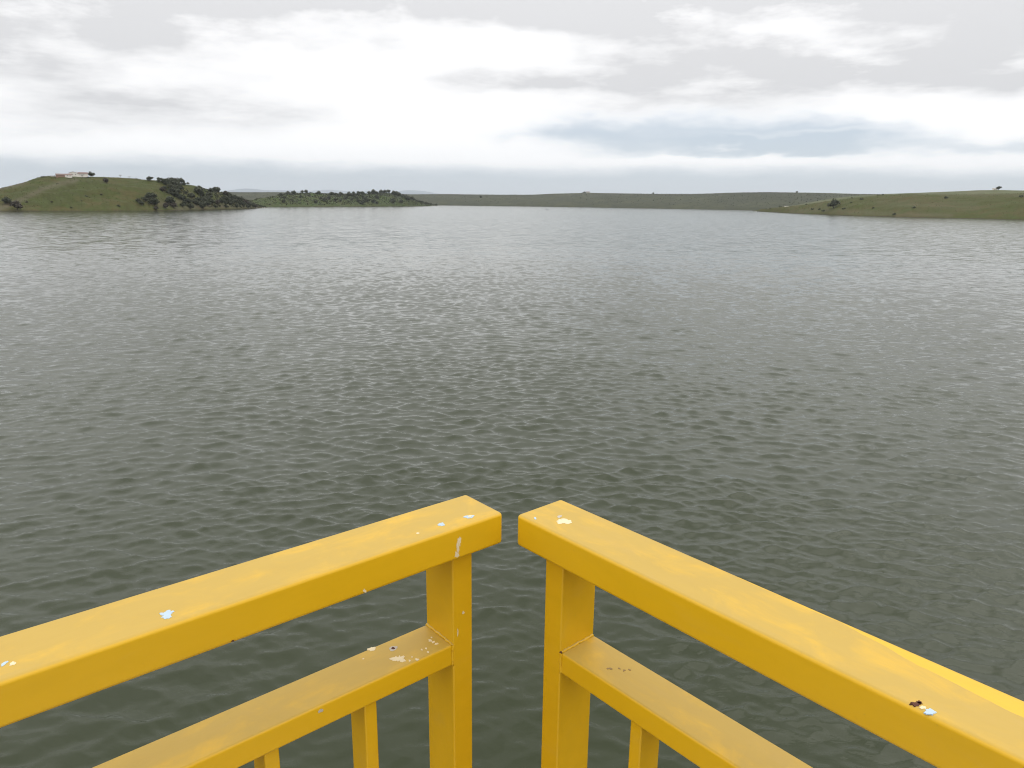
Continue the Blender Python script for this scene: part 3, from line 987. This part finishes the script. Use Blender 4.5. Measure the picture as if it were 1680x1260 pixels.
d_ = link('door', box_mesh('door', 3.6, 4.7, -2.70, -2.55, -0.2, 2.1), e, M['dark_window'])
link('handle', box_mesh('handle', 4.45, 4.55, -2.76, -2.69, 0.9, 1.05), d_, M['stone'])
# brick outbuilding with whitewashed wing
e, k = site(109, 290.0, hill_left)
e.name = 'outbuilding'
tag(e, 'low brick outbuilding with whitewashed right end, left of the farmhouse', 'building')
link('wall', gable_wall('wall', -7.6, 2.0, -3.0, 3.0, 2.3, 1.2, 'x'), e, M['brick_wall'])
link('wall', gable_wall('wall', 2.02, 9.6, -3.2, 3.0, 2.3, 1.3, 'x'), e, M['white_wall'])
link('roof', gable_mesh('roof', -7.6, 1.6, -3.0, 3.0, 2.32, 1.2, 'x'), e, M['roof_tile'])
link('roof', gable_mesh('roof', 2.42, 9.6, -3.2, 3.0, 2.34, 1.3, 'x'), e, M['roof_tile'])
window(e, 4.6, -3.25, 1.3, 0.9, 0.9); window(e, 7.6, -3.25, 1.3, 0.9, 0.9); window(e, -4.5, -3.05, 1.3, 0.9, 0.8)
# yard wall at the left
p = hill_left.spot(95, 290)
o = link('yard_wall', box_mesh('yard_wall', -4.2, 3.2, -0.25, 0.25, -1.2, 1.3, 0.05), mat=M['stone'])
o.location = p; o.rotation_euler = (0, 0, -math.atan2(p.x, p.y) + 0.15)
tag(o, 'low grey yard wall at the left end of the farm buildings', 'wall')

# low white wall on the right shore
p = hill_right.spot(1291, 338.0)
o = link('field_wall', box_mesh('field_wall', -4.6, 4.6, -0.4, 0.4, -0.8, 1.2, 0.06), mat=M['white_wall'])
o.location = p; o.rotation_euler = (0, 0, -math.atan2(p.x, p.y))
tag(o, 'low white wall on the spit of the right shore', 'wall')

# hut with a tree on the right skyline
p = hill_right_back.spot(1629, 311.5)
e = link('hut', None); e.location = p; e.rotation_euler = (0, 0, -math.atan2(p.x, p.y))
tag(e, 'small pale hut on the skyline of the right hill', 'hut')
link('wall', gable_wall('wall', -4.5, 4.5, -3, 3, 2.4, 1.8, 'x'), e, M['white_wall'])
link('roof', gable_mesh('roof', -4.5, 4.5, -3, 3, 2.42, 1.8, 'x'), e, M['stone'])
link('door', box_mesh('door', -0.6, 0.6, -3.1, -2.95, -0.2, 2.0), e, M['dark_window'])
tree(hill_right_back, 1635, 310.0, 5, 'small tree right beside the hut on the right skyline')
# far barn on the ridge
p = field_far.spot(964, 316.4)
e = link('barn', None); e.location = p; e.rotation_euler = (0, 0, -math.atan2(p.x, p.y))
tag(e, 'tiny grey barn on the skyline of the far hills', 'barn')
link('wall', gable_wall('wall', -10, 10, -5, 5, 4, 3, 'x'), e, M['stone'])
link('roof', gable_mesh('roof', -10, 10, -5, 5, 4.02, 3, 'x'), e, M['roof_tile'])
for x, y, w, lb in ((958, 316.8, 4, 'tree left of the tiny far barn'), (1071, 317.6, 3, 'lone tree on the far skyline right of the barn'), (1306, 315.8, 3, 'tree on the far skyline above the tip of the right shore'), (789, 323.5, 4, 'small dark tree on the far hillside near the island tip')):
    tree(field_far if x != 789 else ridge, x, y, w, lb)

# shore rocks
def rock_mesh(seed):
    g = random.Random(seed)
    bm = bmesh.new()
    bmesh.ops.create_icosphere(bm, subdivisions=2, radius=0.5)
    ph = [(Vector((g.uniform(-1, 1), g.uniform(-1, 1), g.uniform(-1, 1))).normalized(), g.uniform(.22, .42)) for _ in range(9)]
    for v in bm.verts:
        for n, d in ph:
            s = v.co.dot(n) - d
            if s > 0:
                v.co -= n * s
    return bm_mesh('rock', bm)


ROCKS = [rock_mesh(i) for i in range(4)]
for r_ in ROCKS:
    r_.materials.append(M['stone'])
for land, pts, lb, gr in ((hill_left, [(421, 341.2, 2.4), (426, 340.6, 3.2), (430, 340.4, 3), (434, 340.6, 2.6)], 'pale rock from the left at the waterline on the tip of the left hill', 'rocks at the tip of the left hill'),
                          (hill_right, [(1240, 346.5, 3), (1244, 346.2, 4), (1248, 346.6, 3)], 'pale rock from the left at the waterline on the tip of the right shore', 'rocks at the tip of the right shore'),
                          (island, [(709, 337.3, 2.6), (713, 337.4, 2.4)], 'pale rock from the left at the waterline on the tip of the island', 'rocks at the island tip')):
    for i, (x, y, w) in enumerate(pts):
        d = shore_range(x, y + 0.6)
        q = at_range(x, y + 0.6, d)
        o = link('rock', ROCKS[i % 4]); s = w * d / F_PX
        o.location = (q.x, q.y, 0.12 * s); o.scale = (s, s, s * 0.7); o.rotation_euler = (0, 0, i * 1.7)
        tag(o, ORD[i] + ' ' + lb, 'rock', gr)

# small boat far out
bm = bmesh.new()
L_, B_, D_ = 2.6, 0.85, 0.75
rings = []
for i in range(9):
    u = i / 8 * 2 - 1
    wv = B_ * (1 - abs(u) ** 2.6) + 0.05
    rings.append([bm.verts.new((u * L_, s * wv * f, z)) for s, f, z in ((-1, 1, D_ + .18 * u * u), (-1, .8, 0.25), (-1, .3, -0.1), (1, .3, -0.1), (1, .8, 0.25), (1, 1, D_ + .18 * u * u), (1, .86, D_ + .15 * u * u), (1, .3, 0.12), (-1, .3, 0.12), (-1, .86, D_ + .15 * u * u))])
for a, b in zip(rings[:-1], rings[1:]):
    for i in range(10):
        bm.faces.new((a[i], a[(i + 1) % 10], b[(i + 1) % 10], b[i]))
bm.faces.new(rings[0]); bm.faces.new(list(reversed(rings[-1])))
bmesh.ops.recalc_face_normals(bm, faces=bm.faces)
boat = link('boat', None)
q = at_range(898, 344.6, shore_range(898, 344.6))
boat.location = (q.x, q.y, 0.0); boat.rotation_euler = (0, 0, 0.2)
tag(boat, 'small dark boat far out on the open water', 'boat')
link('hull', bm_mesh('hull', bm), boat, M['boat'])
for sx in (-1.0, 0.6):
    link('seat', box_mesh('seat', sx - .14, sx + .14, -.62, .62, .42, .48), boat, M['boat_wood'])

# ------------------------------------------------------------------ deck and tower the railings stand on (below the picture)
DECK = EYE - 0.4844 - 1.10
RAILS = {'L': dict(o=Vector((-0.0117, 1.0763, EYE - 0.4844)), a=3.8441, po=0.0447), 'R': dict(o=Vector((0.0097, 1.0701, EYE - 0.4844)), a=-0.8499, po=0.0448)}
for k_, d in RAILS.items():
    d['d'] = Vector((math.cos(d['a']), math.sin(d['a']), 0))
    n = Vector((-d['d'].y, d['d'].x, 0))
    d['n'] = n if n.y > 0 else -n
LEN = 2.6
corner = Vector((0, 1.26, 0))
dl, dr_ = RAILS['L']['d'], RAILS['R']['d']
poly = [corner, corner + dl * 2.9, corner + dl * 2.9 + dr_ * 2.9, corner + dr_ * 2.9]


def prism(name, pts, z0, z1, mat, bev=0.0):
    bm = bmesh.new()
    A = [bm.verts.new((p.x, p.y, z0)) for p in pts]; B = [bm.verts.new((p.x, p.y, z1)) for p in pts]
    n = len(pts)
    for i in range(n):
        bm.faces.new((A[i], A[(i + 1) % n], B[(i + 1) % n], B[i]))
    bm.faces.new(list(reversed(A))); bm.faces.new(B)
    bmesh.ops.recalc_face_normals(bm, faces=bm.faces)
    if bev:
        bmesh.ops.bevel(bm, geom=list(bm.edges), offset=bev, segments=2, affect='EDGES')
    return tag(link(name, bm_mesh(name, bm), mat=mat), kind='structure')


prism('deck', poly, DECK - 0.35, DECK, M['concrete'], 0.02)
cen = corner + (dl + dr_) * 1.45
shaft = [cen + (p - cen) * 0.72 for p in poly]
prism('tower', shaft, -3.5, DECK - 0.352, M['concrete'], 0.05)

# ------------------------------------------------------------------ railings
W_, T_ = 0.10, 0.0545
ZM, TM, WM = 0.2183, 0.0393, 0.080
PIN, PSA, PSD = 0.0236, 0.0396, 0.0787


def bar(name, parent, x0, x1, y0, y1, z0, z1, bev, mat, seg=4):
    bm = bmesh.new()
    bmesh.ops.create_cube(bm, size=1)
    bmesh.ops.scale(bm, vec=(x1 - x0, y1 - y0, z1 - z0), verts=bm.verts)
    bmesh.ops.translate(bm, vec=((x0 + x1) / 2, (y0 + y1) / 2, (z0 + z1) / 2), verts=bm.verts)
    bmesh.ops.bevel(bm, geom=list(bm.edges), offset=bev, segments=seg, profile=0.5, affect='EDGES')
    me = bm_mesh(name, bm, smooth=True)
    o = link(name, me, parent, mat)
    md = o.modifiers.new('normals', 'WEIGHTED_NORMAL')
    md.keep_sharp = True
    return o


def weld(parent, pts, r, seed, mat):
    """uneven weld bead along a path, half sunk in the steel"""
    g = random.Random(seed)
    bm = bmesh.new()
    rings = []
    path = []
    for a, b in zip(pts[:-1], pts[1:]):
        a, b = Vector(a), Vector(b)
        n = max(3, int((b - a).length / 0.004))
        path += [a.lerp(b, i / n) for i in range(n)]
    path.append(Vector(pts[-1]))
    for i, p in enumerate(path):
        t = (path[min(i + 1, len(path) - 1)] - path[max(i - 1, 0)]).normalized()
        x = t.orthogonal().normalized(); y = t.cross(x)
        rr = r * g.uniform(0.7, 1.25)
        p = p + Vector((g.uniform(-1, 1), g.uniform(-1, 1), g.uniform(-1, 1))) * r * 0.25
        rings.append([bm.verts.new(p + (x * math.cos(6.2832 * k / 6) + y * math.sin(6.2832 * k / 6)) * rr) for k in range(6)])
    for a, b in zip(rings[:-1], rings[1:]):
        for k in range(6):
            bm.faces.new((a[k], a[(k + 1) % 6], b[(k + 1) % 6], b[k]))
    bm.faces.new(list(reversed(rings[0]))); bm.faces.new(rings[-1])
    bmesh.ops.recalc_face_normals(bm, faces=bm.faces)
    return link('weld_seam', bm_mesh('weld_seam', bm, True), parent, mat)


def chip(parent, c, u, v, ru, rv, mat, seed, thick=0.0004, jag=0.35, n=34, name='paint_chip'):
    """bare patch with a ragged outline: a flake-thin plate on face (c, axes u v)"""
    g = random.Random(seed)
    c, u, v = Vector(c), Vector(u).normalized(), Vector(v).normalized()
    ru *= 0.85; rv *= 0.85
    nn = u.cross(v).normalized()
    ph = [g.uniform(0, 6.28) for _ in range(4)]
    pts = []
    for i in range(n):
        a = 6.2832 * i / n
        k = 1 + jag * (0.5 * math.sin(2 * a + ph[0]) + 0.35 * math.sin(3 * a + ph[1]) + 0.3 * math.sin(5 * a + ph[2])) + 0.22 * jag * math.sin(9 * a + ph[3]) + g.uniform(-jag, jag) * 0.5
        pts.append(c + u * math.cos(a) * ru * k + v * math.sin(a) * rv * k)
    bm = bmesh.new()
    A = [bm.verts.new(p - nn * 0.001) for p in pts]; B = [bm.verts.new(p + nn * thick) for p in pts]
    for i in range(n):
        bm.faces.new((A[i], A[(i + 1) % n], B[(i + 1) % n], B[i]))
    bm.faces.new(B); bm.faces.new(list(reversed(A)))
    bmesh.ops.recalc_face_normals(bm, faces=bm.faces)
    return link(name, bm_mesh(name, bm), parent, mat)


def build_railing(side, label):
    d = RAILS[side]
    root = link('railing', None)
    base = Vector((d['o'].x, d['o'].y, DECK))
    # local frame: x along the rail away from the corner, y outward over the water, z up
    flip = d['d'].cross(d['n']).z < 0
    mat4 = Matrix((d['d'], d['n'], Vector((0, 0, 1)))).transposed().to_4x4()
    mat4.translation = base
    if flip:
        # keep the frame right-handed: x runs towards the corner, and x coordinates below are negated
        mat4 = Matrix((-d['d'], d['n'], Vector((0, 0, 1)))).transposed().to_4x4()
        mat4.translation = base
    root.matrix_world = mat4
    sx = -1 if flip else 1
    tag(root, label, 'railing')
    ztop = 1.10

    def B(name, x0, x1, y0, y1, z0, z1, bev, mat=M['yellow'], seg=4, parent=root):
        a, b = sorted((x0 * sx, x1 * sx))
        return bar(name, parent, a, b, y0, y1, z0, z1, bev, mat, seg)

    B('top_rail', 0, LEN, 0, W_, ztop - T_, ztop, 0.0062, M['yellow_band'] if side == 'R' else M['yellow'], 5)
    po = d['po']
    posts = [po, po + 1.25, LEN - 0.10]
    for p in posts:
        B('post', p, p + PSA, PIN, PIN + PSD, 0.0, ztop - T_ + 0.002, 0.003)
        B('base_plate', p - 0.03, p + PSA + 0.03, PIN - 0.02, PIN + PSD + 0.02, 0.0, 0.010, 0.002, seg=2)
    zb = 0.12
    for a, b in zip(posts[:-1], posts[1:]):
        B('middle_rail', a + PSA, b, PIN + 0.0008, PIN + WM - 0.002, ztop - ZM - TM, ztop - ZM, 0.0045)
        B('bottom_rail', a + PSA, b, PIN + 0.0008, PIN + WM - 0.002, zb - TM, zb, 0.0045)
    zmid = ztop - ZM
    # welds where the middle rail meets the corner post
    xw = (po + PSA) * sx
    weld(root, [(xw, PIN + 0.003, zmid - TM), (xw, PIN + 0.001, zmid - 0.002), (xw, PIN + 0.005, zmid), (xw, PIN + WM - 0.004, zmid)], 0.0030, 5 if sx > 0 else 6, M['yellow'])
    # balusters
    bal = BAL[side]
    for s in bal:
        B('baluster', s, s + 0.0215, PIN + 0.010, PIN + 0.058, zb, zmid - TM + 0.001, 0.0025)
    return root, sx, ztop


def rail_point(side, x, y, plane, val):
    """picture point -> local (along, outward, up) on plane 'top' (z) or 'front' (y)"""
    d = RAILS[side]
    r_ = ray(x, y)
    C = Vector((0, 0, EYE))
    base = Vector((d['o'].x, d['o'].y, DECK))
    nrm = Vector((0, 0, 1)) if plane == 'top' else d['n']
    p0 = base + nrm * val
    t = (p0 - C).dot(nrm) / r_.dot(nrm)
    P = C + r_ * t - base
    return P.dot(d['d']), P.dot(d['n']), P.z


# baluster places read off the photograph
b1 = rail_point('L', 618.5, 1156, 'front', PIN + 0.010)[0]
b2 = rail_point('L', 458.5, 1233, 'front', PIN + 0.010)[0]
c1 = rail_point('R', 1034, 1186, 'front', PIN + 0.010)[0]
step = b2 - b1
BAL = {'L': [b1 + step * i for i in range(30) if b1 + step * i < LEN - 0.14 and not (1.25 < b1 + step * i < 1.34)],
       'R': [c1 + step * i for i in range(30) if c1 + step * i < LEN - 0.14 and not (1.25 < c1 + step * i < 1.34)]}

railL, sL, ZT = build_railing('L', 'left yellow steel railing with blue and cream paint chips, over the water')
railR, sR_, _ = build_railing('R', 'right yellow steel railing with a cream chip at its end and a rust spot')


def mark(side, root, sx, x, y, face, wpx, hpx, mat, seed, jag=0.35, lvl=None, name='paint_chip', n=34):
    """a chip whose middle shows at picture point x, y"""
    if face == 'top':
        z = ZT if lvl is None else lvl
        s, o, zz_ = rail_point(side, x, y, 'top', z)
        s2, o2, _z = rail_point(side, x + wpx, y, 'top', z)
        ru = math.hypot(s2 - s, o2 - o) / 2
        s3, o3, _z = rail_point(side, x, y + hpx, 'top', z)
        rv = math.hypot(s3 - s, o3 - o) / 2
        u = Vector(((s2 - s) * sx, o2 - o, 0)); v = Vector((0, 0, 1)).cross(u)
        return chip(root, (s * sx, o, z), u, v, ru, rv, mat, seed, jag=jag, name=name, n=n)
    yv = 0.0 if lvl is None else lvl
    s, o, zz_ = rail_point(side, x, y, 'front', yv)
    s2, _o, _z = rail_point(side, x + wpx, y, 'front', yv)
    _s, _o, z3 = rail_point(side, x, y + hpx, 'front', yv)
    return chip(root, (s * sx, yv, zz_), (1, 0, 0), (0, 0, 1), abs(s2 - s) / 2, abs(z3 - zz_) / 2, mat, seed, jag=jag, name=name, n=n)


# left railing marks
mark('L', railL, sL, 769.5, 848, 'top', 17, 7, M['blue'], 1)
mark('L', railL, sL, 771, 847.6, 'top', 7, 3.5, M['cream'], 2).location.z += 0.0006
mark('L', railL, sL, 724, 860.5, 'top', 11, 7, M['blue'], 3)
mark('L', railL, sL, 685.5, 875, 'top', 5, 3, M['cream'], 4)
mark('L', railL, sL, 273.5, 1008, 'top', 24, 13, M['blue'], 5, 0.45)
mark('L', railL, sL, 7, 1089, 'top', 9, 7, M['blue'], 6)
mark('L', railL, sL, 21, 1089, 'top', 10, 7, M['cream'], 7)
mark('L', railL, sL, 753.5, 888, 'front', 5.5, 20, M['cream'], 8, 0.3)
mark('L', railL, sL, 751, 898, 'front', 5, 22, M['cream'], 9, 0.3)
mark('L', railL, sL, 749.5, 910, 'front', 8, 10, M['cream'], 10, 0.4)
mark('L', railL, sL, 598, 969.5, 'front', 5, 7, M['cream'], 11, 0.6)
mark('L', railL, sL, 382, 1051.5, 'front', 5, 3, M['rust'], 12, 0.5)
zm_ = ZT - ZM
mark('L', railL, sL, 655, 1081, 'top', 21, 13, M['cream'], 13, 0.5, zm_, n=40)
mark('L', railL, sL, 610, 1065, 'top', 14, 8, M['cream'], 14, 0.3, zm_)
mark('L', railL, sL, 645, 1064, 'top', 15, 9, M['grey_mark'], 15, 0.2, zm_)
mark('L', railL, sL, 645, 1064, 'top', 6, 4, M['rust'], 16, 0.2, zm_).location.z += 0.0006
for i, (x, y, w, h) in enumerate(((706, 1051, 7, 4), (711, 1053.5, 5, 4), (716, 1056.5, 6, 4), (699, 1064, 4, 3), (692, 1066, 3, 3), (702, 1070, 4, 3), (684, 1082, 6, 4), (672, 1084, 4, 3), (676, 1078, 3, 2.5), (596, 1081, 3, 2.5), (708, 1046, 3, 2.5))):
    mark('L', railL, sL, x, y, 'top', w, h, M['cream'], 30 + i, 0.4, zm_)
mark('L', railL, sL, 526, 1166, 'front', 9, 7, M['grey_mark'], 45, 0.3, PIN + 0.0008)
mark('L', railL, sL, 751, 1038, 'front', 2.2, 13, M['cream'], 46, 0.3, PIN)
mark('L', railL, sL, 760, 1005, 'front', 4, 6, M['cream'], 47, 0.3, PIN)
# right railing marks
mark('R', railR, sR_, 925, 855.5, 'top', 24, 11, M['cream'], 51, 0.35)
mark('R', railR, sR_, 918, 847.5, 'top', 8, 5, M['grey_mark'], 52, 0.35)
mark('R', railR, sR_, 878, 850.5, 'top', 5, 4, M['blue'], 53, 0.3)
mark('R', railR, sR_, 1503, 1155, 'top', 23, 5.5, M['rust'], 54, 0.5, n=40)
mark('R', railR, sR_, 1508, 1152.5, 'top', 8, 6, M['rust'], 55, 0.4)
mark('R', railR, sR_, 1526, 1168, 'top', 22, 9, M['blue'], 56, 0.3)
mark('R', railR, sR_, 1514, 1161, 'top', 12, 5, M['cream'], 57, 0.3)
for i, (x, y, w, h) in enumerate(((1000, 1097, 9, 4), (1016, 1097, 4, 3), (1024, 1100, 5, 3), (1033, 1099, 4, 3))):
    mark('R', railR, sR_, x, y, 'top', w, h, M['dirt_mark'], 60 + i, 0.5, zm_)
mark('R', railR, sR_, 920, 1070.5, 'front', 4, 4, M['rust'], 66, 0.4, PIN)
# ------------------------------------------------------------------ air
bm = bmesh.new()
bmesh.ops.create_cube(bm, size=1)
bmesh.ops.scale(bm, vec=(96000, 96000, 960), verts=bm.verts)
bmesh.ops.translate(bm, vec=(0, 0, 960 / 2 - 5), verts=bm.verts)
hz = bpy.data.materials.new('haze')
hz.use_nodes = True
t = NT(hz.node_tree); t.n.clear()
pv = t.node('ShaderNodeVolumePrincipled')
pv.inputs['Color'].default_value = (0.86, 0.93, 1.0, 1)
pv.inputs['Density'].default_value = 2.8e-5
pv.inputs['Anisotropy'].default_value = 0.2
out = t.node('ShaderNodeOutputMaterial')
t.l.new(pv.outputs[0], out.inputs['Volume'])
haze = link('haze', bm_mesh('haze', bm), mat=hz)
tag(haze, 'thin pale haze filling the air over the lake', 'haze', kind='stuff')
